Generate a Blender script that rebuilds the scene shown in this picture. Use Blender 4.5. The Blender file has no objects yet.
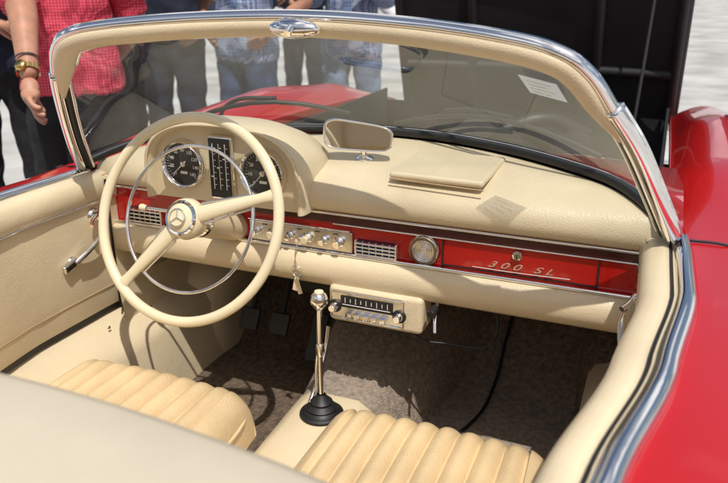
import bpy, bmesh, math, random
from mathutils import Vector, Matrix, Quaternion
random.seed(4)
S=bpy.context.scene
R=math.radians
# ------------------------------------------------------------ materials
def newmat(name):
    m=bpy.data.materials.new(name); m.use_nodes=True
    nt=m.node_tree; nt.nodes.clear()
    o=nt.nodes.new('ShaderNodeOutputMaterial'); b=nt.nodes.new('ShaderNodeBsdfPrincipled')
    nt.links.new(b.outputs[0],o.inputs[0]); return m,nt,b,o
def mat(name,col,rough=.5,metal=0,coat=0,var=.0,vscale=8,bump=0,bscale=200,bdist=.001,kind='noise',spec=.5,rvar=0,sheen=0,wr=.2):
    m,nt,b,o=newmat(name)
    b.inputs['Base Color'].default_value=(*col,1); b.inputs['Roughness'].default_value=rough
    b.inputs['Metallic'].default_value=metal; b.inputs['Coat Weight'].default_value=coat
    b.inputs['Coat Roughness'].default_value=.03; b.inputs['Specular IOR Level'].default_value=spec
    if sheen: b.inputs['Sheen Weight'].default_value=sheen
    tc=nt.nodes.new('ShaderNodeTexCoord')
    if var:
        n=nt.nodes.new('ShaderNodeTexNoise'); n.inputs['Scale'].default_value=vscale; n.inputs['Detail'].default_value=5
        nt.links.new(tc.outputs['Object'],n.inputs['Vector'])
        r=nt.nodes.new('ShaderNodeValToRGB'); r.color_ramp.elements[0].position=.3; r.color_ramp.elements[1].position=.7
        r.color_ramp.elements[0].color=(*[c*(1-var) for c in col],1); r.color_ramp.elements[1].color=(*[min(1,c*(1+var)) for c in col],1)
        nt.links.new(n.outputs['Fac'],r.inputs[0]); nt.links.new(r.outputs[0],b.inputs['Base Color'])
    if rvar:
        n2=nt.nodes.new('ShaderNodeTexNoise'); n2.inputs['Scale'].default_value=14; n2.inputs['Detail'].default_value=5
        nt.links.new(tc.outputs['Object'],n2.inputs['Vector'])
        mr=nt.nodes.new('ShaderNodeMapRange'); mr.inputs['To Min'].default_value=max(0,rough-rvar); mr.inputs['To Max'].default_value=rough+rvar
        nt.links.new(n2.outputs['Fac'],mr.inputs['Value']); nt.links.new(mr.outputs[0],b.inputs['Roughness'])
    if bump:
        if kind=='noise':
            n=nt.nodes.new('ShaderNodeTexNoise'); n.inputs['Detail'].default_value=3; out='Fac'
        else:
            n=nt.nodes.new('ShaderNodeTexVoronoi'); out='Distance'
        n.inputs['Scale'].default_value=bscale
        nt.links.new(tc.outputs['Object'],n.inputs['Vector'])
        bp=nt.nodes.new('ShaderNodeBump'); bp.inputs['Strength'].default_value=bump; bp.inputs['Distance'].default_value=bdist
        nt.links.new(n.outputs[out],bp.inputs['Height'])
        if kind=='vor':
            n3=nt.nodes.new('ShaderNodeTexNoise'); n3.inputs['Scale'].default_value=7; n3.inputs['Detail'].default_value=3; n3.inputs['Distortion'].default_value=.6
            nt.links.new(tc.outputs['Object'],n3.inputs['Vector'])
            b3=nt.nodes.new('ShaderNodeBump'); b3.inputs['Strength'].default_value=wr; b3.inputs['Distance'].default_value=.010
            nt.links.new(n3.outputs['Fac'],b3.inputs['Height']); nt.links.new(b3.outputs[0],bp.inputs['Normal'])
        nt.links.new(bp.outputs[0],b.inputs['Normal'])
    return m
def plaid(name,base,c1,c2,sc=60):
    m,nt,b,o=newmat(name); b.inputs['Roughness'].default_value=.85
    tc=nt.nodes.new('ShaderNodeTexCoord')
    rgb=nt.nodes.new('ShaderNodeRGB'); rgb.outputs[0].default_value=(*base,1); prev=rgb.outputs[0]
    for ax,c in (('X',c1),('Z',c1),('Y',c2)):
        w=nt.nodes.new('ShaderNodeTexWave'); w.wave_type='BANDS'; w.bands_direction=ax; w.inputs['Scale'].default_value=sc/6.28
        w.inputs['Distortion'].default_value=.6; w.inputs['Detail'].default_value=1
        nt.links.new(tc.outputs['Object'],w.inputs['Vector'])
        mt=nt.nodes.new('ShaderNodeMath'); mt.operation='GREATER_THAN'; mt.inputs[1].default_value=.62; nt.links.new(w.outputs['Fac'],mt.inputs[0])
        m2=nt.nodes.new('ShaderNodeMath'); m2.operation='MULTIPLY'; m2.inputs[1].default_value=.45; nt.links.new(mt.outputs[0],m2.inputs[0])
        mx=nt.nodes.new('ShaderNodeMix'); mx.data_type='RGBA'; nt.links.new(m2.outputs[0],mx.inputs['Factor'])
        nt.links.new(prev,mx.inputs['A']); mx.inputs['B'].default_value=(*c,1); prev=mx.outputs['Result']
    nt.links.new(prev,b.inputs['Base Color'])
    n=nt.nodes.new('ShaderNodeTexNoise'); n.inputs['Scale'].default_value=8; n.inputs['Distortion'].default_value=1.2; nt.links.new(tc.outputs['Object'],n.inputs['Vector'])
    bp=nt.nodes.new('ShaderNodeBump'); bp.inputs['Strength'].default_value=.8; bp.inputs['Distance'].default_value=.03; nt.links.new(n.outputs['Fac'],bp.inputs['Height']); nt.links.new(bp.outputs[0],b.inputs['Normal'])
    return m
CREAM=mat('cream_leather',(.71,.59,.395),.34,var=.08,vscale=5,bump=.5,bscale=420,bdist=.0010,kind='vor',rvar=.10,wr=.28)
SEAT=mat('seat_leather',(.68,.51,.29),.27,var=.12,vscale=9,bump=.5,bscale=330,bdist=.0012,kind='vor',rvar=.10,wr=.22,spec=.7)
PIPE=mat('seam_piping',(.42,.29,.16),.5,var=.1,vscale=20)
COVER=mat('cream_cover_vinyl',(.58,.51,.39),.5,var=.10,vscale=5,bump=.3,bscale=260,bdist=.001)
IVORY=mat('ivory_bakelite',(.80,.69,.46),.18,coat=.6,var=.05,vscale=9,rvar=.05)
RED=mat('red_car_paint',(.50,.006,.006),.3,coat=1,var=.03,vscale=3)
DASHRED=mat('red_dash_paint',(.47,.007,.007),.2,coat=1,var=.06,vscale=10)
MAROON=mat('dark_red_dash',(.05,.004,.007),.3,coat=1)
CHROME=mat('chrome',(.92,.91,.90),.045,metal=1,rvar=.035)
CHROMEB=mat('brushed_chrome',(.74,.73,.71),.20,metal=1,var=.12,vscale=60)
BADGE=mat('polished_badge',(.92,.91,.90),.38,metal=1,var=.05,vscale=60)
BLACK=mat('black_rubber',(.012,.012,.013),.5,var=.2,vscale=20)
GBLACK=mat('gauge_black',(.012,.012,.014),.35)
WHITE=mat('white_print',(.8,.8,.78),.5)
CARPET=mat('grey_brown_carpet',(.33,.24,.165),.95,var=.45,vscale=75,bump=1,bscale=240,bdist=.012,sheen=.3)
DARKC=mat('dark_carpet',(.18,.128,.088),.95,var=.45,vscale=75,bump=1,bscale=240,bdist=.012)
DARK=mat('underbody_black',(.012,.012,.013),.7,var=.3,vscale=6)
HOODU=mat('hood_underside',(.010,.010,.012),.55,var=.4,vscale=4)
ALU=mat('cast_aluminium',(.10,.095,.09),.5,metal=.6,var=.2,vscale=20,bump=.4,bscale=80)
SKIN=mat('skin',(.46,.23,.145),.5,var=.14,vscale=25,bump=.3,bscale=120)
HAIR=mat('dark_hair',(.03,.02,.014),.6,var=.3,vscale=60,bump=.6,bscale=150)
GREYHAIR=mat('grey_hair',(.25,.23,.2),.6,var=.3,vscale=60,bump=.6,bscale=150)
def cloth(n,c,v=.3): return mat(n,c,.9,var=v,vscale=9,bump=.8,bscale=8,bdist=.03)
JEANS=cloth('blue_denim',(.04,.07,.15),.5)
LJEANS=cloth('washed_denim',(.15,.21,.32),.4)
TROUS=cloth('black_trousers',(.010,.010,.012))
KHAKI=cloth('khaki_trousers',(.34,.27,.18),.15)
NAVY=cloth('navy_cloth',(.016,.02,.04))
WSHIRT=cloth('white_shirt',(.72,.72,.72),.06)
PINKP=plaid('pink_plaid_shirt',(.58,.015,.05),(.78,.18,.24),(.28,.004,.02),190)
BLUEP=plaid('blue_plaid_shirt',(.22,.30,.48),(.03,.05,.14),(.5,.54,.62),110)
SHOE=mat('shoe_leather',(.03,.02,.015),.4)
GOLD=mat('gold_watch',(.8,.55,.2),.2,metal=1)
TIRE=mat('tire',(.02,.02,.02),.8)
# paper: thin translucent film
PAPER=bpy.data.materials.new('paper_note'); PAPER.use_nodes=True; nt=PAPER.node_tree; nt.nodes.clear()
o=nt.nodes.new('ShaderNodeOutputMaterial'); mx=nt.nodes.new('ShaderNodeMixShader'); a1=nt.nodes.new('ShaderNodeBsdfDiffuse'); a2=nt.nodes.new('ShaderNodeBsdfTranslucent')
a1.inputs[0].default_value=(.8,.8,.78,1); a2.inputs[0].default_value=(.88,.88,.85,1); mx.inputs[0].default_value=.7
tr=nt.nodes.new('ShaderNodeBsdfTransparent'); mx2=nt.nodes.new('ShaderNodeMixShader'); mx2.inputs[0].default_value=.5
nt.links.new(a1.outputs[0],mx.inputs[1]); nt.links.new(a2.outputs[0],mx.inputs[2]); nt.links.new(mx.outputs[0],mx2.inputs[1]); nt.links.new(tr.outputs[0],mx2.inputs[2]); nt.links.new(mx2.outputs[0],o.inputs[0])
def glassmat(name,tint,k0=.07,haze=0):
    m=bpy.data.materials.new(name); m.use_nodes=True; nt=m.node_tree; nt.nodes.clear()
    o=nt.nodes.new('ShaderNodeOutputMaterial'); mx=nt.nodes.new('ShaderNodeMixShader')
    t=nt.nodes.new('ShaderNodeBsdfTransparent'); t.inputs[0].default_value=(*tint,1)
    g=nt.nodes.new('ShaderNodeBsdfGlossy'); g.inputs['Roughness'].default_value=0.01; g.inputs[0].default_value=(.90,.95,1,1)
    lw=nt.nodes.new('ShaderNodeLayerWeight'); lw.inputs[0].default_value=.5
    p=nt.nodes.new('ShaderNodeMath'); p.operation='POWER'; p.inputs[1].default_value=4.6
    nt.links.new(lw.outputs['Facing'],p.inputs[0])
    a=nt.nodes.new('ShaderNodeMath'); a.operation='MULTIPLY_ADD'; a.inputs[1].default_value=.75; a.inputs[2].default_value=k0
    nt.links.new(p.outputs[0],a.inputs[0]); nt.links.new(a.outputs[0],mx.inputs[0])
    nt.links.new(t.outputs[0],mx.inputs[1]); nt.links.new(g.outputs[0],mx.inputs[2]); last=mx
    if haze:
        d=nt.nodes.new('ShaderNodeBsdfTranslucent'); d.inputs[0].default_value=(.8,.8,.8,1)
        tc=nt.nodes.new('ShaderNodeTexCoord'); n=nt.nodes.new('ShaderNodeTexNoise'); n.inputs['Scale'].default_value=5; n.inputs['Detail'].default_value=7; n.inputs['Distortion'].default_value=1.5
        nt.links.new(tc.outputs['Object'],n.inputs['Vector'])
        q=nt.nodes.new('ShaderNodeMapRange'); q.inputs['From Min'].default_value=.3; q.inputs['From Max'].default_value=.75; q.inputs['To Min'].default_value=haze*.4; q.inputs['To Max'].default_value=haze*1.8
        nt.links.new(n.outputs['Fac'],q.inputs['Value'])
        m2=nt.nodes.new('ShaderNodeMixShader'); nt.links.new(q.outputs[0],m2.inputs[0]); nt.links.new(mx.outputs[0],m2.inputs[1]); nt.links.new(d.outputs[0],m2.inputs[2]); last=m2
    nt.links.new(last.outputs[0],o.inputs[0]); return m
GLASS=glassmat('windscreen_glass',(.90,.93,.92),.06,.022)
GGLASS=glassmat('gauge_glass',(.97,.97,.97),.04)

# ------------------------------------------------------------ helpers
def empty(name):
    e=bpy.data.objects.new(name,None); S.collection.objects.link(e); return e
CAR=empty('convertible_car')
def link(o,parent=CAR):
    S.collection.objects.link(o)
    if parent is not None: o.parent=parent
    return o
def mesh(name,vs,fs,m,parent=CAR,smooth=True,bevel=0):
    me=bpy.data.meshes.new(name); me.from_pydata([tuple(v) for v in vs],[],fs); me.update()
    me.materials.append(m)
    for p in me.polygons: p.use_smooth=smooth
    o=link(bpy.data.objects.new(name,me),parent)
    if bevel:
        b=o.modifiers.new('b','BEVEL'); b.width=bevel; b.segments=3; b.limit_method='ANGLE'; b.angle_limit=R(40)
        w=o.modifiers.new('w','WEIGHTED_NORMAL')
    return o
def grid(name,rows,m,cyc=False,caps=False,**k):
    n=len(rows[0]); vs=[v for r in rows for v in r]; fs=[]
    for i in range(len(rows)-1):
        for j in range(n if cyc else n-1):
            a=i*n+j; b=i*n+(j+1)%n; fs.append((a,b,b+n,a+n))
    if caps:
        fs.append(tuple(range(n))[::-1]); fs.append(tuple(range((len(rows)-1)*n,len(rows)*n)))
    return mesh(name,vs,fs,m,**k)
def box(name,c,s,m,bevel=.002,rot=(0,0,0),parent=CAR):
    x,y,z=[q/2 for q in s]
    vs=[(-x,-y,-z),(x,-y,-z),(x,y,-z),(-x,y,-z),(-x,-y,z),(x,-y,z),(x,y,z),(-x,y,z)]
    fs=[(0,3,2,1),(4,5,6,7),(0,1,5,4),(1,2,6,5),(2,3,7,6),(3,0,4,7)]
    o=mesh(name,vs,fs,m,parent,True if bevel else False,bevel=bevel); o.location=c; o.rotation_euler=rot; return o
def tube(name,pts,r,m,cyc=False,parent=CAR,radii=None,res=5,poly=False):
    cu=bpy.data.curves.new(name,'CURVE'); cu.dimensions='3D'; cu.bevel_depth=r; cu.bevel_resolution=res; cu.use_fill_caps=True; cu.resolution_u=8
    if poly:
        sp=cu.splines.new('POLY'); sp.points.add(len(pts)-1)
        for i,p in enumerate(pts): sp.points[i].co=(*p,1)
        sp.use_smooth=True
    else:
        sp=cu.splines.new('BEZIER'); sp.bezier_points.add(len(pts)-1)
        for i,p in enumerate(pts):
            b=sp.bezier_points[i]; b.co=p; b.handle_left_type='AUTO'; b.handle_right_type='AUTO'
            if radii: b.radius=radii[i]
    sp.use_cyclic_u=cyc; cu.materials.append(m)
    return link(bpy.data.objects.new(name,cu),parent)
def lathe(name,prof,c,axis,m,seg=40,parent=CAR,smooth=True):
    ax=Vector(axis).normalized(); q=Vector((0,0,1)).rotation_difference(ax)
    rows=[]
    for r,h in prof:
        rows.append([Vector(c)+q@Vector((r*math.cos(2*math.pi*j/seg),r*math.sin(2*math.pi*j/seg),h)) for j in range(seg)])
    o=grid(name,rows,m,cyc=True,parent=parent,smooth=smooth)
    if smooth:
        e=o.modifiers.new('e','EDGE_SPLIT'); e.split_angle=R(40)
    return o
def cyl(name,p0,p1,r,m,r2=None,parent=CAR,seg=24):
    p0=Vector(p0);p1=Vector(p1); L=(p1-p0).length; r2=r if r2 is None else r2; b=min(r,r2)*.15
    return lathe(name,[(0,0),(r-b,0),(r,b),(r2,L-b),(r2-b,L),(0,L)],p0,p1-p0,m,seg,parent)
def catmull(P,n):
    P=[Vector(p) for p in P]; Q=[2*P[0]-P[1]]+P+[2*P[-1]-P[-2]]; out=[]
    segs=len(P)-1
    for k in range(n+1):
        t=k/n*segs; i=min(int(t),segs-1); u=t-i; a,b,c,d=Q[i:i+4]
        out.append(.5*((2*b)+(c-a)*u+(2*a-5*b+4*c-d)*u*u+(3*b-a-3*c+d)*u**3))
    return out
def lerp(a,b,t): return a+(b-a)*t
def interp(tab,x):
    if x<=tab[0][0]: return tab[0][1]
    for (a,va),(b,vb) in zip(tab,tab[1:]):
        if x<=b:
            t=(x-a)/(b-a); t=t*t*(3-2*t)*.5+t*.5
            return va+(vb-va)*t
    return tab[-1][1]

# ------------------------------------------------------------ windscreen
def wb(x):
    a=abs(x); e=max(0,(a-.5)/.145)
    return Vector((x,.3-.765*a*a-.03*e*e,.984-.045*a*a-.045*e*e))
FP=[(-.645,-.05,.92),(-.612,-.105,1.0),(-.572,-.16,1.09),(-.532,-.205,1.157),(-.497,-.232,1.209),(-.452,-.243,1.240),(-.37,-.225,1.257),(-.2,-.185,1.271),(0,-.165,1.277),
    (.2,-.185,1.271),(.37,-.225,1.257),(.452,-.243,1.240),(.497,-.232,1.209),(.532,-.205,1.157),(.572,-.16,1.09),(.612,-.105,1.0),(.645,-.05,.92)]
FR=catmull(FP,160)
def sweepframe(name,path,prof,m,taper=0):
    rows=[]; N=len(path)
    for i,p in enumerate(path):
        t=(path[min(i+1,N-1)]-path[max(i-1,0)]).normalized()
        g=Vector((p.x*.35,.14,1.02))-p
        inn=(g-t*g.dot(t)).normalized(); nn=t.cross(inn).normalized()
        if nn.y>0: nn=-nn
        f=1 if not taper else min(1,.25+.75*math.sin(min(1,min(i,N-1-i)/taper)*math.pi/2))
        rows.append([p+inn*(.010+(a-.010)*f if a>.01 else a)+nn*b*(.5+.5*f) for a,b in prof])
    return grid(name,rows,m,cyc=True,smooth=True,caps=True)
sweepframe('windscreen_frame_chrome',FR,[(-.003,-.007),(-.006,0),(-.005,.007),(-.001,.012),(.006,.012),(.009,.004),(.008,-.007)],CHROME)
hd=[p for p in FR if p.z>1.11]
sweepframe('windscreen_header_trim',hd,[(.003,.002),(.002,.014),(.006,.022),(.016,.026),(.032,.025),(.040,.019),(.044,.009),(.041,.001)],CREAM,taper=15)
for sgn in (-1,1):
    pl=[p for p in FR if p.z<1.16 and p.x*sgn>0]
    sweepframe('windscreen_pillar_chrome',pl,[(-.008,-.012),(-.010,0),(-.007,.013),(.001,.018),(.012,.015),(.015,.004),(.013,-.010)],CHROME)
    sweepframe('windscreen_pillar_seal',pl,[(.014,-.004),(.014,.010),(.025,.009),(.029,.002),(.027,-.004)],BLACK)
    sweepframe('windscreen_pillar_bead',pl,[(.026,.001),(.027,.008),(.032,.007),(.033,.001)],CHROME)
sweepframe('header_chrome_bead',[p for p in FR if p.z>1.19],[(.042,.004),(.042,.013),(.047,.014),(.050,.008),(.048,.002)],CHROME)
rows=[]
for k in range(13):
    t=k/12; row=[]
    for i,p in enumerate(FR):
        s=-1+2*i/160
        b=wb(.645*math.copysign(abs(s)**.9,s))
        q=p.lerp(b,t); q.y+=.012*math.sin(math.pi*t)
        row.append(q)
    rows.append(row)
grid('windscreen_glass',rows,GLASS)
BASE=[wb(-.645+1.29*i/60) for i in range(61)]
tube('windscreen_base_seal',[p+Vector((0,-.004,.002)) for p in BASE],.010,BLACK,poly=True)
tube('windscreen_base_chrome',[p+Vector((0,.013,.004)) for p in BASE],.006,CHROME,poly=True)
c=Vector((0.0,-.196,1.256))
lathe('header_clasp',[(0,.012),(.02,.011),(.033,.006),(.038,0),(.038,-.008)],(0,0,0),(0,0,1),CHROME).matrix_world=Matrix.Translation(c)@Matrix.Rotation(R(62),4,'X')@Matrix.Diagonal((1.25,.42,1,1))
cyl('header_clasp_knob',c+Vector((0,-.004,.002)),c+Vector((0,-.022,-.008)),.007,CHROME)
# paper note taped inside the glass
A=Vector((.371,-.127,1.1888)); U=Vector((.066,-.020,-.010)); V=Vector((.014,.052,-.036))
mesh('windscreen_note',[A,A+U,A+U+V,A+V],[(0,1,2,3)],PAPER,smooth=False)
for i in range(4):
    q=A+V*(.2+i*.2)+U*.15+Vector((0,-.0008,-.001)); tube('note_print_line',[q,q+U*(.65-.15*(i%2))],.0004,PIPE,poly=True)
# wipers
for x0,x1 in ((-.50,-.10),(.00,.50)):
    P=[wb(lerp(x0,x1,t))+Vector((0,.012-.10*math.sin(t*2.7),.012+.062*math.sin(t*2.7))) for t in [k/8 for k in range(9)]]
    tube('wiper_blade',[p+Vector((0,.012,.004)) for p in P],.0055,BLACK,poly=True)
    b=wb(lerp(x0,x1,.12))+Vector((0,.06,-.02))
    tube('wiper_arm',[b,b+Vector((.02,.0,.035)),P[3]+Vector((0,.03,.014)),P[5]+Vector((0,.02,.012))],.005,BLACK)
    cyl('wiper_pivot',b+Vector((0,0,-.02)),b+Vector((0,0,.012)),.014,CHROME)

# ------------------------------------------------------------ dashboard
def dashrow(x):
    b=wb(x); yb=max(b.y-.006,-.004); zb=b.z-.012
    k=min(1,max(.15,(yb+.02)/.14))
    f=lambda y:-.018+(y+.018)*k
    e=max(0,(abs(x)-.50)/.125); dz=-.02*e*e
    P=[(.012,.866),(-.004,.870),(-.015,.882),(-.018,.900),(f(-.010),.922+dz),(f(.012),.938+dz),(f(.045),.947+dz)]
    y6,z6=P[-1]
    for t in (.2,.4,.6,.8,1):
        P.append((lerp(y6,yb,t),lerp(z6,zb,t)+.006*math.sin(math.pi*t)*k))
    return [(x,y,z) for y,z in P]
XS=[-.63+1.26*i/80 for i in range(81)]
grid('dash_top_pad',[dashrow(x) for x in XS],CREAM)
pr=[(.03,.776),(-.006,.776),(-.020,.768),(-.028,.750),(-.028,.730),(-.020,.710),(-.004,.700),(.03,.698),(.12,.705)]
grid('dash_lower_roll',[[(x,y,z) for y,z in pr] for x in XS],CREAM)
box('dash_red_panel',(0,.012,.822),(1.25,.02,.094),DASHRED,.001)
box('dash_dark_band',(.16,.0005,.8545),(.90,.005,.019),MAROON,.001)
def bar(name,x0,x1,y,z,r,m=CHROME): return tube(name,[(x0,y,z),(x1,y,z)],r,m,poly=True)
bar('dash_chrome_top',-.62,.62,-.006,.8665,.0030)
bar('dash_chrome_mid',-.02,.62,-.003,.8435,.0018)
bar('dash_chrome_bottom',-.62,.62,-.008,.7785,.0040)
bar('dash_chrome_lower',-.62,.62,-.0265,.735,.0012,CHROMEB)
for x in (.222,.525): box('glovebox_seam',(x,.0005,.81),(.0025,.004,.062),BLACK,0)
box('glovebox_seam_low',(.373,.0005,.786),(.30,.004,.002),BLACK,0)
lathe('glovebox_lock',[(0,.008),(.006,.008),(.0065,.006),(.0095,.005),(.0105,0)],(.372,.0,.828),(0,-1,0),CHROME)
box('lock_slot',(.372,-.009,.828),(.0015,.002,.006),BLACK,0)
def text(s,c,size,m,rot=(math.pi/2,0,0),nm='gauge_numeral',ext=0,shear=0,space=1,off=.0002):
    cu=bpy.data.curves.new(nm,'FONT'); cu.body=s; cu.size=size; cu.align_x='CENTER'; cu.align_y='CENTER'; cu.offset=off
    cu.extrude=ext; cu.shear=shear; cu.space_character=space
    cu.materials.append(m); o=link(bpy.data.objects.new(nm,cu)); o.location=c; o.rotation_euler=rot; return o
t=text('300 SL',(.378,-.003,.8035),.0215,BADGE,nm='dash_script_badge',ext=.001,shear=.45,space=1.5,off=-.0001); t.scale=(1.5,.85,1)
tube('dash_script_underline',[(.285,-.0025,.7925),(.36,-.0025,.792),(.475,-.0025,.7945)],.0009,BADGE)
c=(.183,.0,.812)
lathe('dash_clock_bezel',[(.022,.004),(.024,.009),(.029,.009),(.033,.004),(.034,0)],c,(0,-1,0),CHROME)
lathe('dash_clock_face',[(0,.004),(.023,.003)],c,(0,-1,0),BADGE)
for r in (.006,.011,.016,.0205): tube('clock_ring',[(c[0]+r*math.cos(a),-.0052,c[2]+r*math.sin(a)) for a in [k*math.pi/12 for k in range(24)]],.0009,CHROME,cyc=True,poly=True)
def vent(x0,x1,z0,z1,nm):
    box(nm+'_recess',((x0+x1)/2,-.001,(z0+z1)/2),(x1-x0,.006,z1-z0),BLACK,.001)
    n=4
    for i in range(n):
        z=lerp(z0+.004,z1-.004,i/(n-1)); box(nm+'_slat',((x0+x1)/2,-.009,z),(x1-x0+.004,.012,.0045),CHROME,.0018)
    for x in (x0,x1): box(nm+'_end',(x,-.006,(z0+z1)/2),(.005,.014,z1-z0+.006),CHROME,.002)
    for i in range(5):
        x=lerp(x0,x1,(i+1)/6); box(nm+'_rib',(x,-.006,(z0+z1)/2),(.002,.008,z1-z0),CHROME,0)
vent(.035,.125,.783,.815,'dash_vent')
vent(-.555,-.462,.783,.818,'dash_vent')
box('switch_panel',(-.10,-.002,.805),(.25,.008,.046),CHROMEB,.003)
bar('switch_panel_trim',-.225,.02,-.007,.831,.002)
for i,x in enumerate((-.205,-.165,-.122,-.08,-.04,-.005)):
    r=.0095 if i%2 else .0075
    cyl('switch_knob',(x,-.004,.805),(x,-.012,.805),r*1.25,CHROME)
    cyl('switch_knob_cap',(x,-.012,.805),(x,-.026,.804),r*.75,IVORY if i in(1,3) else CHROME,r2=r*.9)
for i in range(5): box('panel_label',(-.185+i*.043,-.0065,.822),(.012,.001,.002),BLACK,0)
cyl('ignition_lock',(-.095,-.004,.80),(-.095,-.022,.80),.009,CHROME)
tube('key_ring',[(-.095+.012*math.sin(a),-.034,.735+.012*math.cos(a)) for a in [k*math.pi/6 for k in range(12)]],.0012,CHROMEB,cyc=True)
box('hanging_key',(-.097,-.035,.705),(.012,.002,.034),CHROMEB,.001,(0,.2,0))
box('hanging_key_b',(-.090,-.037,.700),(.010,.002,.036),CHROMEB,.001,(0,-.25,.4))
tube('key_chain',[(-.095,-.024,.80),(-.096,-.036,.772),(-.095,-.034,.747)],.0012,CHROMEB)
# ------------- radio
box('radio_surround',(.085,.005,.672),(.215,.07,.085),CREAM,.012)
box('radio_face',(.072,-.034,.676),(.165,.012,.062),CHROMEB,.004)
box('radio_dial',(.072,-.0415,.686),(.118,.003,.026),GBLACK,.001)
for i in range(9): box('radio_dial_mark',(.024+i*.012,-.0435,.690),(.0012,.001,.008 if i%2 else .012),WHITE,0)
bar('radio_needle_line',.018,.126,-.0435,.680,.0007,WHITE)
for i in range(5): box('radio_button',(.034+i*.019,-.046,.659),(.015,.014,.010),CHROME,.002)
for x in (-.001,.145): 
    cyl('radio_knob',(x,-.038,.672),(x,-.060,.672),.010,CHROME,r2=.008)
    cyl('radio_knob_base',(x,-.036,.672),(x,-.043,.672),.015,BLACK)
for z in (.646,.706): bar('radio_trim',-.008,.152,-.041,z,.002)
cyl('heater_knob',(.215,-.02,.695),(.215,-.045,.69),.010,BLACK)
tube('heater_lever',[(.215,-.0,.70),(.22,-.03,.675),(.225,-.045,.652)],.004,CHROME)
tube('dash_cable',[(.14,.02,.66),(.17,.0,.615),(.24,.02,.598),(.31,.03,.60),(.335,.02,.63),(.335,.03,.70)],.0028,BLACK)
tube('dash_cable_b',[(-.03,.03,.69),(-.02,.0,.63),(.06,.0,.622),(.14,.02,.635)],.003,BLACK)
box('under_dash_duct',(-.02,.16,.66),(.30,.16,.07),DARK,.02)
tube('under_dash_hose',[(.13,.16,.66),(.25,.2,.64),(.33,.35,.62)],.028,DARK)

# ------------- instrument pod
def podring(y,s,dz=0,flat=.866):
    cx,cz=-.268,.930; a,b=.200*s,.118*s; pts=[]
    for k in range(41):
        th=math.pi*k/40
        cc,ss=math.cos(th),math.sin(th)
        x=a*math.copysign(abs(cc)**(2/2.7),cc); z=b*abs(ss)**(2/2.5)
        pts.append((cx+x,y,cz+z+dz))
    pts=[(cx+a*1.0,y,flat)]+pts+[(cx-a*1.0,y,flat)]
    return pts
rings=[podring(-.026,.90),podring(-.040,.915),podring(-.048,.945),podring(-.046,.98),podring(-.034,1.0),podring(.0,1.012),podring(.05,1.012,-.004),podring(.11,1.0,-.024),podring(.17,.96,-.055),podring(.23,.88,-.090)]
grid('instrument_pod',rings,CREAM)
fr=podring(-.027,.905); mesh('instrument_pod_face',fr,[tuple(range(len(fr)))],CREAM,smooth=False)
tube('pod_piping',[ (x,y-.0,z) for x,y,z in podring(-.0485,.945)[1:-1]],.0025,CREAM,poly=True)
def gauge(nm,cx,cz,r,labels,ang):
    y=-.028
    lathe(nm+'_face',[(0,.004),(r*.86,.004),(r*.9,.008)],(cx,y,cz),(0,-1,0),GBLACK)
    lathe(nm+'_bezel',[(r*.84,.006),(r*.87,.013),(r*.93,.016),(r*.99,.012),(r*1.02,0)],(cx,y,cz),(0,-1,0),CHROME,seg=56)
    n=len(labels)
    for i in range(n*4-3):
        a=R(lerp(225,-45,i/(n*4-4))); big=i%4==0
        L=.0065 if big else .0035; rr=r*.80-L/2
        box(nm+'_tick',(cx+rr*math.cos(a),y-.0047,cz+rr*math.sin(a)),(L,.0006,.0013 if big else .0007),WHITE,0,rot=(0,-a,0))
    for i,l in enumerate(labels):
        a=R(lerp(225,-45,i/(n-1))); text(l,(cx+r*.58*math.cos(a),y-.0052,cz+r*.58*math.sin(a)),.0105,WHITE)
    a=R(ang)
    tube(nm+'_needle',[(cx-.01*math.cos(a),y-.0075,cz-.01*math.sin(a)),(cx+r*.7*math.cos(a),y-.0075,cz+r*.7*math.sin(a))],.0009,WHITE,poly=True)
    lathe(nm+'_hub',[(0,.009),(.006,.008),(.007,.004)],(cx,y,cz),(0,-1,0),CHROMEB)
    box(nm+'_window',(cx,y-.0048,cz-r*.36),(.018,.0008,.006),WHITE,0)
    lathe(nm+'_glass',[(0,.0125),(r*.86,.012)],(cx,y,cz),(0,-1,0),GGLASS)
gauge('speedometer',-.368,.947,.054,['0','20','40','60','80','100','120','140','160'],222)
gauge('tachometer',-.168,.945,.054,['0','10','20','30','40','50','60','70'],228)
cx=-.268
box('centre_gauge_frame',(cx,-.033,.948),(.062,.014,.142),CHROME,.010)
box('centre_gauge_face',(cx,-.0405,.948),(.052,.003,.130),GBLACK,.004)
for k,x in enumerate((-.0155,0,.0155)):
    box('centre_gauge_column',(cx+x,-.0425,.952),(.0015,.001,.10),WHITE if k!=1 else CHROME,0)
    for i in range(7): box('centre_gauge_tick',(cx+x+.004,-.0425,.912+i*.0135),(.005,.001,.0012),WHITE,0)
    box('centre_gauge_pointer',(cx+x-.003,-.043,.93+k*.02),(.006,.001,.003),WHITE,0)
box('dash_top_lid',(.200,.100,.963),(.195,.185,.014),CREAM,.006,(R(3.0),0,R(-2)))
tube('dash_top_lid_edge',[(.104,.003,.954),(.298,-.004,.951)],.0018,PIPE,poly=True)
tube('dash_end_trim',[(-.612,-.008,.779),(-.618,-.010,.82),(-.612,-.008,.866)],.004,CHROME)
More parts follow.
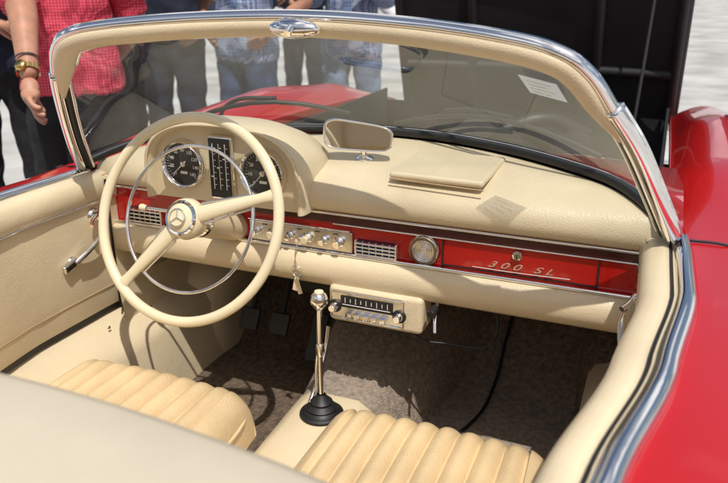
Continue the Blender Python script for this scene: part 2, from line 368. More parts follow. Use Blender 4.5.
# rear-view mirror
mo=empty('rear_view_mirror_mount'); mo.parent=CAR
def mirr():
    w,h=.078,.032
    def ring(y,s,e=1):
        pts=[]
        for k in range(48):
            th=2*math.pi*k/48; cc,ss=math.cos(th),math.sin(th)
            x=w*s*math.copysign(abs(cc)**.42,cc); z=h*s*e*math.copysign(abs(ss)**.5,ss)*(1-.12*x/w)
            pts.append((x,y,z))
        return pts
    grid('mirror_shell',[ring(.022,.3),ring(.018,.7),ring(.008,.95),ring(-.002,1),ring(-.007,.98),ring(-.007,.94,.96),ring(-.003,.93,.94)],CHROME,cyc=True,parent=mo)
    r=ring(-.0035,.94,.96); mesh('mirror_glass',r,[tuple(range(48))],CHROME,parent=mo,smooth=False)
mirr(); mo.location=(-.005,.10,1.012); mo.rotation_euler=(R(-1),R(4),R(10))
cyl('mirror_stem',(.0,.125,.955),(.0,.112,1.0),.007,CHROME,r2=.006)
lathe('mirror_foot',[(0,.012),(.012,.01),(.022,.004),(.025,0)],(.0,.125,.955),(0,0,1),CHROME)

# ------------------------------------------------------------ steering wheel
SWm=Matrix.Translation((-.268,-.172,.875))@Matrix.Rotation(R(-22),4,'X')@Matrix.Rotation(R(90),4,'X')
SW=empty('steering_wheel'); SW.parent=CAR; SW.matrix_world=SWm
Rr=.2085
tube('rim',[(Rr*math.cos(a),Rr*math.sin(a),0) for a in [k*2*math.pi/96 for k in range(96)]],.0108,IVORY,cyc=True,parent=SW,poly=True,res=8)
rg=.150
tube('horn_ring',[(rg*math.cos(a),rg*math.sin(a),-.004) for a in [k*2*math.pi/72 for k in range(72)]],.0036,CHROME,cyc=True,parent=SW,poly=True)
for deg in (20,229):
    a=R(deg); d=Vector((math.cos(a),math.sin(a),0)); pdir=Vector((-math.sin(a),math.cos(a),0))
    rows_=[]
    for t in [k/10 for k in range(11)]:
        r=lerp(.02,.208,t); w=lerp(.018,.009,t) if t<.85 else lerp(.0103,.015,(t-.85)/.15); th=lerp(.010,.008,t)
        zc=.010*(1-t)
        rows_.append([d*r+pdir*(w*math.cos(q))+Vector((0,0,zc+th*math.sin(q))) for q in [k2*math.pi/8 for k2 in range(16)]])
    grid('spoke',rows_,IVORY,cyc=True,parent=SW)
    for sg in (-1,1):
        tube('spoke_chrome_wire',[d*.045+pdir*.021*sg+Vector((0,0,.008)),d*.10+pdir*.017*sg+Vector((0,0,.003)),d*.150+pdir*.014*sg+Vector((0,0,-.003))],.0026,CHROME,parent=SW)
lathe('hub',[(0,.030),(.020,.029),(.032,.024),(.040,.014),(.043,.0),(.038,-.02),(.03,-.03)],(0,0,0),(0,0,1),IVORY,parent=SW)
lathe('hub_chrome',[(.030,.0265),(.033,.027),(.036,.022)],(0,0,0),(0,0,1),CHROME,parent=SW)
lathe('hub_emblem',[(0,.0335),(.018,.033),(.019,.029)],(0,0,0),(0,0,1),IVORY,parent=SW)
for k in range(3):
    a=R(98+120*k)
    tube('emblem_star',[(0,0,.035),(.017*math.cos(a),.017*math.sin(a),.034)],.0016,CHROME,parent=SW,poly=True)
tube('emblem_ring',[(.0175*math.cos(a),.0175*math.sin(a),.034) for a in [k*math.pi/16 for k in range(32)]],.0012,CHROME,cyc=True,parent=SW,poly=True)
d=Vector((0,math.cos(R(22)),-math.sin(R(22))))
w0=Vector((-.268,-.172,.875))
cyl('steering_column',w0+d*.02,w0+d*.26,.030,CREAM,r2=.036)
cyl('steering_column_collar',w0+d*.03,w0+d*.05,.036,CHROME)
tube('indicator_stalk',[w0+d*.07,w0+d*.07+Vector((-.06,-.005,.012)),w0+d*.07+Vector((-.14,-.02,.02))],.0035,CHROME)
lathe('indicator_knob',[(0,.01),(.007,.006),(.008,0),(.005,-.01)],w0+d*.07+Vector((-.145,-.02,.02)),(-1,0,0),IVORY)

# ------------------------------------------------------------ doors / sills (swept along Y)
XO=[(-1.35,.50),(-1.0,.545),(-.74,.607),(-.5,.652),(-.27,.676),(-.08,.672),(0.05,.665)]
def xo(y): return interp(XO,y)
YS=[-1.30+.025*i for i in range(53)]
for sgn,nm in ((-1,'driver_door'),(1,'passenger_door')):
    def sw(name,f,m,ys=YS,**k):
        rr=[[(sgn*x,y,z) for x,z in f(y)] for y in ys]
        if sgn<0: rr=[r[::-1] for r in rr]
        return grid(nm+'_'+name,rr,m,**k)
    sw('inner_panel',lambda y:[(xo(y)-.062,.57),(xo(y)-.070,.60),(xo(y)-.072,.70),(xo(y)-.070,.80),(xo(y)-.068,.84)],CREAM)
    sw('top_cap',lambda y:[(xo(y)-.066,.838),(xo(y)-.075,.848),(xo(y)-.078,.870),(xo(y)-.074,.892),(xo(y)-.062,.903),(xo(y)-.045,.906),(xo(y)-.034,.902),(xo(y)-.032,.885)],CREAM)
    sw('seal',lambda y:[(xo(y)-.036,.893),(xo(y)-.034,.901),(xo(y)-.029,.901),(xo(y)-.026,.893)],BLACK)
    sw('chrome_sill',lambda y:[(xo(y)-.029,.890),(xo(y)-.029,.904),(xo(y)-.023,.911),(xo(y)-.012,.914),(xo(y)-.002,.910),(xo(y)+.003,.902),(xo(y)+.004,.892)],CHROME)
    tube(nm+'_trim_line',[(sgn*(xo(y)-.074),y,.842) for y in YS[::4]],.0030,CHROME,poly=True)
    tube(nm+'_panel_seam',[(sgn*(xo(y)-.0715),y,.625) for y in YS[::4]],.0014,PIPE,poly=True)
    X=sgn*(.606); yy,zz=-.16,.735
    lathe(nm+'_handle_boss',[(0,.014),(.010,.012),(.014,.006),(.016,0)],(X,yy,zz-.01),(-sgn,0,0),CHROME)
    tube(nm+'_handle',[(X-sgn*.014,yy,zz-.01),(X-sgn*.024,yy+.035,zz+.01),(X-sgn*.026,yy+.085,zz+.035),(X-sgn*.022,yy+.10,zz+.038)],.006,CHROME,radii=[1.3,1.1,.8,1])
    box(nm+'_handle_grip',(X-sgn*.012,yy-.015,zz-.012),(.012,.045,.020),CHROMEB,.005,(R(15),0,0))
    lathe(nm+'_winder_boss',[(0,.012),(.014,.010),(.019,.004),(.02,0)],(X,-.075,.812),(-sgn,0,0),CHROME)
    tube(nm+'_winder',[(X-sgn*.012,-.075,.812),(X-sgn*.02,-.10,.805),(X-sgn*.03,-.115,.80)],.005,CHROME)
    sw('bottom_gap',lambda y:[(xo(y)-.055,.552),(xo(y)-.058,.572)],BLACK)
    YS2=[-1.30+.05*i for i in range(38)]
    sw('sill',lambda y:[(.50,.28),(.515,.47),(.53,.50),(.56,.515),(xo(min(y,0))-.04,.552)],CREAM,ys=YS2)
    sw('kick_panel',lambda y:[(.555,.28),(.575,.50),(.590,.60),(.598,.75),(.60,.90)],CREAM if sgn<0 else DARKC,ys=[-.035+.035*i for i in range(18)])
    sw('door_gap',lambda y:[(xo(y)-.079,.56),(xo(y)-.079,.89)],BLACK,ys=[-.04,-.032])
    c=(sgn*.62,.44,.40)
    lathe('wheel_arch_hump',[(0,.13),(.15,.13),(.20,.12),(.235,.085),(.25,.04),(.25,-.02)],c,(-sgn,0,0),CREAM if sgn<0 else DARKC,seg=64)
for y,z in ((.06,.52),(.06,.70),(.16,.80),(-.1,.535),(.02,.62)):
    lathe('panel_screw',[(0,.003),(.004,.002),(.0055,0)],(-.597+(.02 if z<.6 else 0),y,z),(1,0,0),CHROME,seg=16)
box('map_pocket_edge',(-.588,.12,.62),(.012,.20,.006),CREAM,.002)

# ------------------------------------------------------------ floor, toe boards, tunnel
def floorside(nm,x0,x1,m,dz=0,y0=-1.2):
    prof=[(y0,.30),(-.4,.295),(0,.295),(.28,.30),(.36,.325),(.44,.40),(.52,.50),(.57,.60),(.58,.90)]
    P=catmull([(0,a,b) for a,b in prof],60)
    n=20
    grid(nm,[[(lerp(x0,x1,j/n),p.y,p.z+dz+.004*math.sin(9*j/n+p.y*14)*math.sin(p.y*23+2*j/n)) for j in range(n+1)] for p in P],m)
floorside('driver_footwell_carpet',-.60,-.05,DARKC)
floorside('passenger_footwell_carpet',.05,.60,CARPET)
def tun(y):
    h=interp([(-1.2,.42),(-.3,.44),(-.05,.45),(.1,.47),(.35,.55),(.6,.62)],y); w=interp([(-1.2,.10),(0,.105),(.25,.14),(.58,.22)],y)
    return [(-w-.03,.28),(-w-.01,h-.07),(-w+.02,h-.02),(-w+.05,h),(w-.05,h),(w-.02,h-.02),(w+.01,h-.07),(w+.03,.28)]
grid('tunnel_leather',[[(x,y,z+.003) for x,z in tun(y)] for y in [-1.2+.05*i for i in range(24)]]+[[(x,-.035,z-.004) for x,z in tun(-.035)]],CREAM)
grid('tunnel_carpet',[[(x,y,z) for x,z in tun(y)] for y in [-.06+.04*i for i in range(17)]],CARPET)
gx,gy=0,-.12
lathe('gear_boot',[(.040,0),(.038,.006),(.030,.012),(.033,.016),(.022,.024),(.024,.030),(.014,.040),(.009,.048)],(gx,gy,.452),(0,0,1),BLACK)
lathe('gear_boot_ring',[(.036,.004),(.042,.006),(.047,.003),(.048,0)],(gx,gy,.452),(0,0,1),BLACK)
tube('gear_lever',[(gx,gy,.48),(gx-.002,gy+.002,.60),(gx,gy,.70)],.0056,CHROME,radii=[1.25,1.05,.95])
tube('gear_reverse_rod',[(gx-.012,gy,.485),(gx-.012,gy+.003,.56),(gx-.006,gy,.60)],.003,CHROME)
lathe('gear_collar',[(.0,.02),(.008,.018),(.010,0),(.007,-.008)],(gx,gy,.60),(0,0,1),CHROME)
lathe('gear_knob',[(0,.034),(.008,.032),(.015,.026),(.0185,.016),(.018,.008),(.012,-.002),(.007,-.008)],(gx,gy,.705),(0,0,1),CHROME)
lathe('gear_knob_cap',[(0,.0365),(.009,.034),(.010,.031)],(gx,gy,.705),(0,0,1),IVORY)
tube('hand_brake',[(-.03,-.13,.455),(-.032,-.07,.50),(-.034,-.02,.56),(-.034,-.005,.60)],.005,CHROMEB)
for x in (-.36,-.27): 
    box('pedal_pad',(x,.19,.47),(.055,.012,.06),BLACK,.004,(R(-30),0,0)); tube('pedal_arm',[(x,.20,.47),(x,.26,.60),(x,.26,.74)],.007,DARK)
box('throttle_pedal',(-.17,.21,.44),(.045,.012,.13),BLACK,.004,(R(-35),0,0))
tube('floor_cable',[(.30,.50,.62),(.295,.49,.50),(.285,.44,.42),(.28,.33,.325),(.262,.19,.305),(.22,.10,.302),(.16,.05,.302)],.0042,BLACK)
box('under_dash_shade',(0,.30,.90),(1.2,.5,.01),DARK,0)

# ------------------------------------------------------------ seats
def cushion(nm,w,L,T,xf,pl=8,mrg=.045,depth=.021,parent=CAR,dome=.018):
    nx,ny=200,60; rows_=[]
    r=.055
    for j in range(ny+1):
        v=j/ny; row=[]
        for i in range(nx+1):
            u=-1+2*i/nx; vv=-1+2*v
            x=u*w/2*math.sqrt(1-.10*vv*vv); y=vv*L/2*math.sqrt(1-.07*u*u)
            dx=(1-abs(u))*w/2; dy=(1-abs(vv))*L/2
            def rd(d): 
                d=min(d,r); return r-math.sqrt(max(0,r*r-(r-d)**2))
            z=T-rd(dx)*1.0-rd(dy)*.9+dome*(1-u*u)*(1-vv*vv)
            ux=u*w/2
            if dx>mrg:
                s=(ux/(w/2-mrg)+1)/2*pl+.05*math.sin(vv*2.3+u*3)
                g=abs(math.sin(math.pi*s))**.55
                fade=min(1,.25+dy/.04)
                z-=depth*(1-g)*fade
            elif dx>mrg-.005: z-=.012
            row.append((x,y,z))
        rows_.append(row)
    rows_=[[ (x,y,0) for x,y,z in rows_[0]]]+rows_+[[(x,y,0) for x,y,z in rows_[-1]]]
    rows_=[[(r_[0][0],r_[0][1],0)]+r_+[(r_[-1][0],r_[-1][1],0)] for r_ in rows_]
    o=grid(nm,rows_,SEAT,parent=parent); o.matrix_world=xf; return o
def piping(w,L,z,xf):
    P=[]
    for k in range(64):
        a=2*math.pi*k/64; cc,ss=math.cos(a),math.sin(a)
        P.append(xf@Vector(((w/2)*math.copysign(abs(cc)**.28,cc)*.985,(L/2)*math.copysign(abs(ss)**.28,ss)*.985,z)))
    return P
for cx,cy,nm,rec,bt in ((-.310,-.485,'driver_seat',14,(-.72,.50)),(.288,-.450,'passenger_seat',24,(-.76,.46))):
    st=empty(nm); st.parent=CAR
    xf=Matrix.Translation((cx,cy,.418))@Matrix.Rotation(R(4),4,'X')
    cushion('seat_cushion',.44,.54,.125,xf,pl=8,parent=st)
    tube('seat_piping',piping(.445,.545,.066,xf),.0035,SEAT,cyc=True,parent=st,poly=True)
    box('seat_base',(cx,cy,.36),(.42,.50,.11),DARKC,.02,parent=st)
    L=.46 if nm[0]=='d' else .36
    b=Matrix.Translation((cx,bt[0]-.03,bt[1]+.0))@Matrix.Rotation(R(rec),4,'X')@Matrix.Translation((0,0,L/2-.02))@Matrix.Rotation(R(90),4,'X')
    cushion('seat_back',.43,L,.10,b,pl=8,parent=st)
    tube('seat_back_piping',piping(.43,L,.05,b),.0035,SEAT,cyc=True,parent=st,poly=True)

# ------------------------------------------------------------ rear cover (foreground) 
rows_=[]
for x in [-.56+1.12*i/40 for i in range(41)]:
    e=(x/.56)**2; yb=-.868-.05*e*e
    rows_.append([(x,y+yb+.868,z-.02*e*e+.006*math.sin(x*9+y*6)) for y,z in ((-.87,.80),(-.868,.90),(-.870,.942),(-.878,.957),(-.895,.965),(-.95,.967),(-1.05,.965),(-1.2,.955),(-1.32,.935))])
grid('rear_cockpit_cover',rows_,COVER)
box('rear_bulkhead',(0,-.90,.62),(1.0,.02,.60),CREAM,.005)

# ------------------------------------------------------------ body shell
def body(sgn):
    rr=[]
    Y=[-2.35+.05*i for i in range(93)]
    for y in Y:
        if y<=0.0: xi=xo(y)+.003; zi=.893
        else: xi=interp([(0,.668),(.12,.655),(.5,.63),(1.9,.62),(2.3,.58)],y); zi=interp([(0,.893),(.15,.895),(.5,.89),(1.0,.875),(1.5,.85),(1.9,.80),(2.3,.68)],y)
        if y<-1.3: xi=interp([(-2.35,.45),(-1.3,.51)],y); zi=interp([(-2.35,.70),(-1.9,.82),(-1.3,.895)],y)
        crown=interp([(-2.35,-.02),(-1.6,.02),(-1.0,0.0),(-.1,-.004),(.1,.004),(.5,.05),(1.0,.08),(1.5,.06),(2.3,-.03)],y)
        xw=interp([(-2.35,.66),(-1.9,.82),(-1.2,.885),(0,.875),(1.2,.885),(1.9,.83),(2.3,.68)],y)
        zt=zi+crown
        m=lerp(xi,xw,.5)
        P=[(xi,zi-.03),(xi,zi-.004),(xi+.008,zi+.0),(lerp(xi,m,.45),lerp(zi,zt,.65)),(m,zt-.004),(lerp(m,xw,.5),zt-.03),(lerp(m,xw,.82),zt-.085),(xw-.006,zt-.17),(xw,zt-.27),(xw-.005,.48),(xw-.03,.34),(xw-.07,.25),(xw-.2,.22)]
        Q=catmull([(0,a,b) for a,b in P],40)
        rr.append([(sgn*q.y,y,q.z) for q in Q])
    if sgn<0: rr=[r[::-1] for r in rr]
    grid('body_side_left' if sgn<0 else 'body_side_right',rr,RED)
body(-1); body(1)
for sg in (-1,1):
    tube('door_shut_line',[(sg*.668,.012,.897),(sg*.74,.012,.8945),(sg*.80,.015,.868),(sg*.845,.018,.80),(sg*.872,.02,.70),(sg*.873,.02,.5)],.0022,BLACK)
    box('door_lock_button',(sg*.80,.04,.875),(.012,.02,.02),BLACK,.003)
rows_=[]
for x in [-.66+1.32*i/60 for i in range(61)]:
    b=wb(max(-.645,min(.645,x))); yb=b.y+.012; e=abs(x)/.66
    P=[(yb,b.z-.012),(yb+.03,b.z-.022),(lerp(yb,.56,.5),lerp(b.z-.03,.915,.6)),(.55,.915-.02*e*e),(.56,.90-.02*e*e),(.562,.84)]
    rows_.append([(x,y,z) for y,z in P])
grid('cowl',rows_,RED)
box('cowl_vent',(0,.43,.946),(.62,.07,.006),BLACK,.002,(R(-7),0,0))
for i in range(24): box('cowl_vent_bar',(-.30+i*.026,.43,.951),(.006,.068,.004),BLACK,.001,(R(-7),0,0))
box('engine_bay_floor',(0,1.25,.36),(1.24,1.4,.02),DARK,0)
for sg in (-1,1): box('engine_bay_wall',(sg*.612,1.22,.60),(.01,1.34,.48),DARK,0)
box('engine_bay_front',(0,1.93,.60),(1.24,.02,.36),DARK,0)
box('engine_bay_firewall',(0,.60,.60),(1.24,.02,.52),DARK,0)
box('engine_block',(.05,1.15,.58),(.28,.85,.30),DARK,.03,(0,R(30),0))
box('cam_cover',(-.06,1.15,.74),(.16,.80,.10),ALU,.03,(0,R(30),0))
tube('intake_plenum',[(.28,.75,.70),(.30,1.1,.72),(.30,1.5,.71)],.075,DARK)
box('fluid_tank',(-.42,.85,.72),(.2,.22,.16),DARK,.02)
tube('coolant_hose',[(.0,1.6,.74),(.15,1.7,.78),(.35,1.6,.74)],.03,BLACK)
def hoodp(u,v):
    x=lerp(-.5,.63,(u+1)/2); y=1.86-.30*v-.05*math.sin(v*3.0); z=.78+1.25*v
    return Vector((x,y+.06*(1-u*u),z))
grid('raised_hood_skin',[[hoodp(-1+2*i/24,j/24)+Vector((0,.02,0)) for i in range(25)] for j in range(25)],RED)
grid('raised_hood_underside',[[hoodp(-1+2*i/24,j/24) for i in range(25)] for j in range(25)],HOODU)
for u in (-.98,.98): tube('hood_frame_side',[hoodp(u,v/10)+Vector((0,-.015,0)) for v in range(11)],.018,HOODU)
for u in (-.45,.45): tube('hood_rib',[hoodp(u,v/10)+Vector((0,-.01,0)) for v in range(11)],.02,HOODU)
for v in (.15,.5,.85): tube('hood_rib_cross',[hoodp(-1+2*i/10,v)+Vector((0,-.01,0)) for i in range(11)],.02,HOODU)
tube('hood_edge',[hoodp(1.0,v/10)+Vector((.004,.008,0)) for v in range(11)],.016,BLACK)
tube('hood_prop',[(.50,1.5,.80),(.52,1.72,1.45)],.006,DARK)
rows_=[]
for i in range(25):
    u=-1+2*i/24
    rows_.append([(u*.60,1.93+.36*math.sin(t*1.5)*(1-.25*u*u),.78-.53*t) for t in [k/12 for k in range(13)]])
grid('nose_panel',rows_,RED)
rows_=[]
for i in range(33):
    u=-1+2*i/32; 
    rows_.append([(u*.52*(1-.1*t),-1.30-1.08*t,(.925-.02*u*u)-.22*t*t) for t in [k/14 for k in range(15)]])
grid('rear_deck',rows_,RED)
box('rear_bumper',(0,-2.42,.48),(1.5,.06,.09),CHROME,.03)
box('front_bumper',(0,2.36,.46),(1.4,.06,.09),CHROME,.03)
box('tail_panel',(0,-2.34,.52),(1.25,.08,.42),RED,.04)
for sg in (-1,1):
    for y in (-1.35,1.25):
        c=(sg*.74,y,.325)
        lathe('wheel_tire',[(.20,.10),(.26,.155),(.31,.155),(.325,.12),(.325,0),(.20,-.02)],c,(sg,0,0),TIRE,seg=48)
        lathe('wheel_cover',[(0,.165),(.06,.16),(.10,.145),(.19,.15),(.205,.14)],c,(sg,0,0),CHROME,seg=48)
box('car_floor_pan',(0,0,.22),(1.45,4.1,.04),DARK,.01)

# ------------------------------------------------------------ people
def skinned(verts,edges,radii,root,sub=2):
    me=bpy.data.meshes.new('t'); me.from_pydata(verts,edges,[]); o=bpy.data.objects.new('t',me); S.collection.objects.link(o)
    md=o.modifiers.new('k','SKIN'); md.use_smooth_shade=True
    for i,r in enumerate(radii):
        sv=me.skin_vertices[0].data[i]; sv.radius=r if isinstance(r,tuple) else (r,r); sv.use_root=(i==root)
    s=o.modifiers.new('s','SUBSURF'); s.levels=sub; s.render_levels=sub
    dg=bpy.context.evaluated_depsgraph_get(); dg.update()
    m2=bpy.data.meshes.new_from_object(o.evaluated_get(dg)); bpy.data.objects.remove(o); return m2
def segdist(p,a,b):
    ab=b-a; t=max(0,min(1,(p-a).dot(ab)/ab.length_squared)); return (p-a-ab*t).length
def hand(w,dirv,palmn,side,curl=.35):
    d=dirv.normalized(); n=palmn.normalized(); s=n.cross(d).normalized()*side
    V=[w-d*.02,w+d*.02,w+d*.055]; Ra=[(.027,.021),(.030,.017),(.032,.015)]; E=[(0,1),(1,2)]
    for k,(off,L) in enumerate(((-.030,.070),(-.010,.078),(.010,.073),(.029,.058))):
        b=w+d*.075+s*(-off); 
        i0=len(V); V.append(b); Ra.append(.0105); E.append((2,i0)); pos=b
        for q,f in enumerate((.45,.32,.23)):
            ang=curl*(q+.6)*(1+.15*k); dd=(d*math.cos(ang)+n*math.sin(ang)).normalized(); pos=pos+dd*L*f
            V.append(pos); Ra.append((.0092,.0085,.0072)[q]); E.append((len(V)-2,len(V)-1))
    t0=len(V); pos=w+d*.028+s*.030; V.append(pos); Ra.append(.0125); E.append((1,t0))
    for f in (.034,.030): 
        pos=pos+(d*.75+s*.45+n*.35).normalized()*f; V.append(pos); Ra.append(.0095); E.append((len(V)-2,len(V)-1))
    return skinned([tuple(v) for v in V],E,Ra,0)
FOLD={'eL':(.235,-.03,1.15),'wL':(-.02,-.20,1.18),'eR':(-.235,-.03,1.15),'wR':(.03,-.225,1.13)}
HIPS={'eL':(.36,.08,1.17),'wL':(.215,-.06,1.03),'eR':(-.36,.08,1.17),'wR':(-.215,-.06,1.03)}
CAMH={'eL':(.23,-.06,1.17),'wL':(.07,-.26,1.33),'eR':(-.23,-.06,1.17),'wR':(-.07,-.26,1.33)}
def person(loc,yaw,shirt,trous,hair=HAIR,sleeve=False,arms=None,height=1.75,female=False,watch=0,hem=.93,sub=2):
    k=height/1.75; wS=.17 if not female else .15
    J={'pel':(0,0,.97),'sp':(0,-.0,1.10),'ch':(0,.0,1.28),'nb':(0,.01,1.44),'nk':(0,0,1.52),'hd':(0,-.012,1.58),
       'hL':(.095,0,.90),'kL':(.105,-.015,.50),'aL':(.11,.02,.09),'tL':(.125,-.15,.04),
       'hR':(-.095,0,.90),'kR':(-.105,-.005,.50),'aR':(-.11,.03,.09),'tR':(-.125,-.14,.04),
       'sL':(wS,.01,1.405),'eL':(.245,.04,1.14),'wL':(.255,-.07,.91),'sR':(-wS,.01,1.405),'eR':(-.245,.04,1.14),'wR':(-.255,-.07,.91)}
    if arms: J.update(arms)
    Rd={'pel':(.165,.125),'sp':(.150,.115),'ch':(.165,.125),'nb':(.10,.075),'nk':.056,'hd':.055,'hL':(.10,.10),'kL':.066,'aL':.046,'tL':.038,'hR':(.10,.10),'kR':.066,'aR':.046,'tR':.038,
        'sL':.068,'eL':.050,'wL':(.032,.028),'sR':.068,'eR':.050,'wR':(.032,.028)}
    names=list(J); idx={n:i for i,n in enumerate(names)}
    E=[('pel','sp'),('sp','ch'),('ch','nb'),('nb','nk'),('nk','hd'),('pel','hL'),('hL','kL'),('kL','aL'),('aL','tL'),('pel','hR'),('hR','kR'),('kR','aR'),('aR','tR'),('nb','sL'),('sL','eL'),('eL','wL'),('nb','sR'),('sR','eR'),('eR','wR')]
    me=skinned([J[n] for n in names],[(idx[a],idx[b]) for a,b in E],[Rd[n] for n in names],0,4 if sub==4 else 3)
    mats=[SKIN,shirt,trous,SHOE,hair,GOLD,WHITE,BLACK]
    bm=bmesh.new(); bm.from_mesh(me); V=lambda n:Vector(J[n])
    ph=random.random()*6
    for f in bm.faces:
        c=f.calc_center_median(); f.smooth=True; mi=1
        dl=min(segdist(c,V('eL'),V('wL')),segdist(c,V('eR'),V('wR')))
        arm=min(dl,segdist(c,V('sL'),V('eL')),segdist(c,V('sR'),V('eR')))
        if c.z>1.475 and abs(c.x)<.075: mi=0
        elif c.z<.075: mi=3
        elif c.z<hem and (arm>.07 or c.z<.86): mi=2
        elif sleeve and dl<.062 : mi=0
        elif (c-V('wL')).length<.035 or (c-V('wR')).length<.035: mi=0
        f.material_index=mi
    bm.normal_update()
    for v in bm.verts:
        if v.co.z<1.42 and len(v.link_faces)>0:
            mi=v.link_faces[0].material_index
            if mi in(1,2):
                amt=.0028*math.sin(v.co.z*38+v.co.x*31+ph)+.0022*math.sin(v.co.z*61-v.co.y*43+v.co.x*18+ph*2)
                v.co+=v.normal*(amt+(.014 if mi==1 else .004))
    def add(me2,mi,M=Matrix.Identity(4)):
        b2=bmesh.new(); b2.from_mesh(me2)
        vm={v:bm.verts.new(M@v.co) for v in b2.verts}
        for f in b2.faces:
            nf=bm.faces.new([vm[v] for v in f.verts]); nf.smooth=True; nf.material_index=mi
        b2.free()
    for s,e,w in ((1,'eL','wL'),(-1,'eR','wR')):
        d=(V(w)-V(e)).normalized(); n=Vector((-s,0,0)); n=(n-d*n.dot(d))
        if n.length<.3: n=Vector((0,0,-1)); n=(n-d*n.dot(d))
        n.normalize()
        add(hand(V(w)+d*.01,d*1.0+Vector((0,0,-.15)),n,-s),0)
        if watch==s:
            q=Vector((0,0,1)).rotation_difference(d)
            def ringm(r,h,mi,M,cap=False,r2=None):
                tb=bmesh.new(); bmesh.ops.create_cone(tb,cap_ends=cap,segments=24,radius1=r,radius2=r2 or r,depth=h)
                m3=bpy.data.meshes.new('w'); tb.to_mesh(m3); tb.free(); add(m3,mi,M)
            ringm(.036,.018,5,Matrix.Translation(V(w)-d*.035)@q.to_matrix().to_4x4())
            out=Vector((s*.3,-1,.2)); out=(out-d*out.dot(d)).normalized()
            ringm(.019,.010,5,Matrix.Translation(V(w)-d*.035+out*.036)@Vector((0,0,1)).rotation_difference(out).to_matrix().to_4x4(),True,.017)
            ringm(.039,.007,7,Matrix.Translation(V(w)-d*.075)@q.to_matrix().to_4x4())
    def sph(c,s,mi,seg=24,fn=None):
        tb=bmesh.new(); bmesh.ops.create_uvsphere(tb,u_segments=seg,v_segments=seg//2+4,radius=1)
        for v in tb.verts:
            co=v.co
            if fn: fn(co)
            v.co=Vector((c[0]+co.x*s[0],c[1]+co.y*s[1],c[2]+co.z*s[2]))
        m3=bpy.data.meshes.new('h'); tb.to_mesh(m3); tb.free(); add(m3,mi)
    def jaw(co):
        if co.z<0: co.x*=1+.28*co.z; co.y=co.y*(1+.15*co.z)-.10*(-co.z)
    sph((0,-.015,1.635),(.075,.095,.118),0,28,jaw)
    def nose(co): 
        if co.z>0: co.y*=.5; co.x*=.6
    sph((0,-.110,1.622),(.013,.018,.026),0,12,nose)
    for s in (-1,1):
        sph((s*.077,-.005,1.63),(.010,.018,.030),0,12); sph((s*.030,-.098,1.648),(.012,.008,.007),6,12); sph((s*.030,-.1045,1.648),(.005,.003,.005),7,10)
        sph((s*.030,-.103,1.668),(.018,.006,.004),4,10)
    sph((0,-.102,1.580),(.024,.008,.006),0,12)
    def hr(co):
        if co.y<-.35 and co.z<.45: co.y=-.35-.1*(co.y+.35); co.z=max(co.z,.1) if co.y<-.3 else co.z
    sph((0,.006,1.657),(.083,.098,.108 if not female else .12),4,28,hr)
    if female: sph((0,.055,1.55),(.075,.05,.12),4,20)
    m=bpy.data.meshes.new('person'); bm.to_mesh(m); bm.free()
    for q in mats: m.materials.append(q)
    o=bpy.data.objects.new('person',m); S.collection.objects.link(o)
    o.location=(loc[0],loc[1],0); o.rotation_euler=(0,0,R(yaw)); o.scale=(k,k,k); return o
person((-1.44,.80),33,PINKP,TROUS,sleeve=True,watch=-1,sub=4,arms={'eR':(-.085,-.24,1.22),'wR':(-.05,-.44,1.03),'eL':(.235,.09,1.16),'wL':(.10,.20,1.0)})
person((-2.02,.98),45,NAVY,TROUS,height=1.80,arms=FOLD)
person((-2.42,2.15),25,NAVY,TROUS,height=1.78,arms=FOLD)
person((-2.04,2.22),10,NAVY,NAVY,height=1.82,arms=HIPS)
person((-1.60,2.30),-8,BLUEP,JEANS,height=1.80,sleeve=True,hair=GREYHAIR,arms=HIPS,hem=.86)
person((-1.20,2.85),15,BLUEP,LJEANS,height=1.76,arms=CAMH,hem=.86)
person((-1.05,3.9),15,WSHIRT,JEANS,height=1.74,arms=HIPS)
person((-3.1,3.3),10,NAVY,KHAKI,height=1.7,female=True,sleeve=True)
person((1.12,2.95),5,NAVY,JEANS,height=1.78,arms=FOLD,hem=.9)
person((-2.15,1.72),60,NAVY,TROUS,height=1.74,arms=CAMH)
person((-2.9,4.6),0,WSHIRT,NAVY,height=1.74,arms=FOLD)
person((-2.15,4.1),0,NAVY,NAVY,height=1.74,arms=FOLD)
person((-2.02,3.0),-10,NAVY,TROUS,height=1.76,arms=FOLD)
person((-3.05,2.3),30,BLUEP,JEANS,height=1.77,arms=FOLD)

# ------------------------------------------------------------ ground
m,nt,b,o_=newmat('pale_pavement'); b.inputs['Roughness'].default_value=.9
tc=nt.nodes.new('ShaderNodeTexCoord'); n1=nt.nodes.new('ShaderNodeTexNoise'); n1.inputs['Scale'].default_value=1.2; n1.inputs['Detail'].default_value=8
n2=nt.nodes.new('ShaderNodeTexNoise'); n2.inputs['Scale'].default_value=120; n2.inputs['Detail'].default_value=3
nt.links.new(tc.outputs['Object'],n1.inputs[0]); nt.links.new(tc.outputs['Object'],n2.inputs[0])
r=nt.nodes.new('ShaderNodeValToRGB'); r.color_ramp.elements[0].position=.35; r.color_ramp.elements[1].position=.65; r.color_ramp.elements[0].color=(.33,.32,.30,1); r.color_ramp.elements[1].color=(.56,.55,.53,1)
nt.links.new(n1.outputs['Fac'],r.inputs[0]); nt.links.new(r.outputs[0],b.inputs['Base Color'])
bp=nt.nodes.new('ShaderNodeBump'); bp.inputs['Strength'].default_value=.4; bp.inputs['Distance'].default_value=.005; nt.links.new(n2.outputs['Fac'],bp.inputs['Height']); nt.links.new(bp.outputs[0],b.inputs['Normal'])
mesh('ground',[(-400,-400,0),(400,-400,0),(400,400,0),(-400,400,0)],[(0,1,2,3)],m,parent=None,smooth=False)

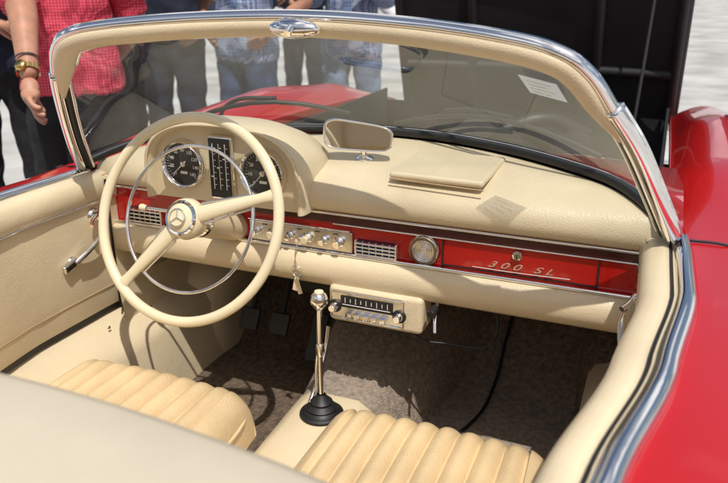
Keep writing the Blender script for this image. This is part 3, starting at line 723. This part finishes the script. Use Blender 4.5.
# ------------------------------------------------------------ building behind the viewpoint
STONE=mat('stone_wall',(.42,.38,.32),.85,var=.25,vscale=.8,bump=.5,bscale=6,bdist=.05)
WIN=mat('window_pane',(.02,.025,.03),.1)
def building(c,w,h,yaw):
    e=empty('stone_building')
    box('walls',(0,0,h/2),(w,8,h),STONE,.05,parent=e)
    box('cornice',(0,0,h+.25),(w+.8,8.8,.5),STONE,.05,parent=e)
    n=int(w//3)
    for fl in range(int(h//3.4)):
        for i in range(n):
            x=-w/2+ (i+.5)*w/n
            box('window',(x,4.01,2+fl*3.4),(1.2,.1,1.9),WIN,0,parent=e)
            box('window_sill',(x,4.08,.95+fl*3.4),(1.5,.2,.12),STONE,0,parent=e)
    e.location=c; e.rotation_euler=(0,0,R(yaw)); return e
building((0,-26,0),44,8,0)

# ------------------------------------------------------------ light & camera
sd=Vector((.28,-.38,.90)).normalized()
el=math.asin(sd.z); rot=math.atan2(sd.x,sd.y)
w=bpy.data.worlds.new('World'); S.world=w; w.use_nodes=True; nt=w.node_tree; bg=nt.nodes['Background']
sk=nt.nodes.new('ShaderNodeTexSky'); sk.sky_type='NISHITA'; sk.sun_disc=False; sk.sun_elevation=el; sk.sun_rotation=rot; sk.dust_density=3; sk.ozone_density=.6
# broken white cloud over the blue sky
tc=nt.nodes.new('ShaderNodeTexCoord'); mp=nt.nodes.new('ShaderNodeMapping'); mp.inputs['Scale'].default_value=(1,1,2.2)
cn=nt.nodes.new('ShaderNodeTexNoise'); cn.inputs['Scale'].default_value=2.8; cn.inputs['Detail'].default_value=7; cn.inputs['Distortion'].default_value=.4
nt.links.new(tc.outputs['Generated'],mp.inputs[0]); nt.links.new(mp.outputs[0],cn.inputs['Vector'])
cr=nt.nodes.new('ShaderNodeValToRGB'); cr.color_ramp.elements[0].position=.50; cr.color_ramp.elements[1].position=.62
nt.links.new(cn.outputs['Fac'],cr.inputs[0])
cm=nt.nodes.new('ShaderNodeMix'); cm.data_type='RGBA'; nt.links.new(cr.outputs[0],cm.inputs['Factor']); nt.links.new(sk.outputs[0],cm.inputs['A']); cm.inputs['B'].default_value=(12,12,12,1)
nt.links.new(cm.outputs['Result'],bg.inputs[0]); bg.inputs[1].default_value=.088
L=bpy.data.lights.new('sun','SUN'); L.energy=3.7; L.angle=R(.6); L.color=(1,.96,.90)
lo=bpy.data.objects.new('sun',L); S.collection.objects.link(lo); lo.rotation_euler=(-sd).to_track_quat('-Z','Y').to_euler(); lo.location=(3,-4,8)
cd=bpy.data.cameras.new('camera'); cam=bpy.data.objects.new('camera',cd); S.collection.objects.link(cam); S.camera=cam
cd.lens=36.25; cd.sensor_width=36; cd.clip_start=.02; cd.clip_end=2000
cam.location=(.6,-1.342,1.344); cam.rotation_euler=(R(90-20.15),0,R(22.3))
cd.dof.use_dof=True; cd.dof.focus_distance=1.5; cd.dof.aperture_fstop=5.0
S.view_settings.view_transform='Standard'; S.view_settings.look='None'; S.view_settings.exposure=0
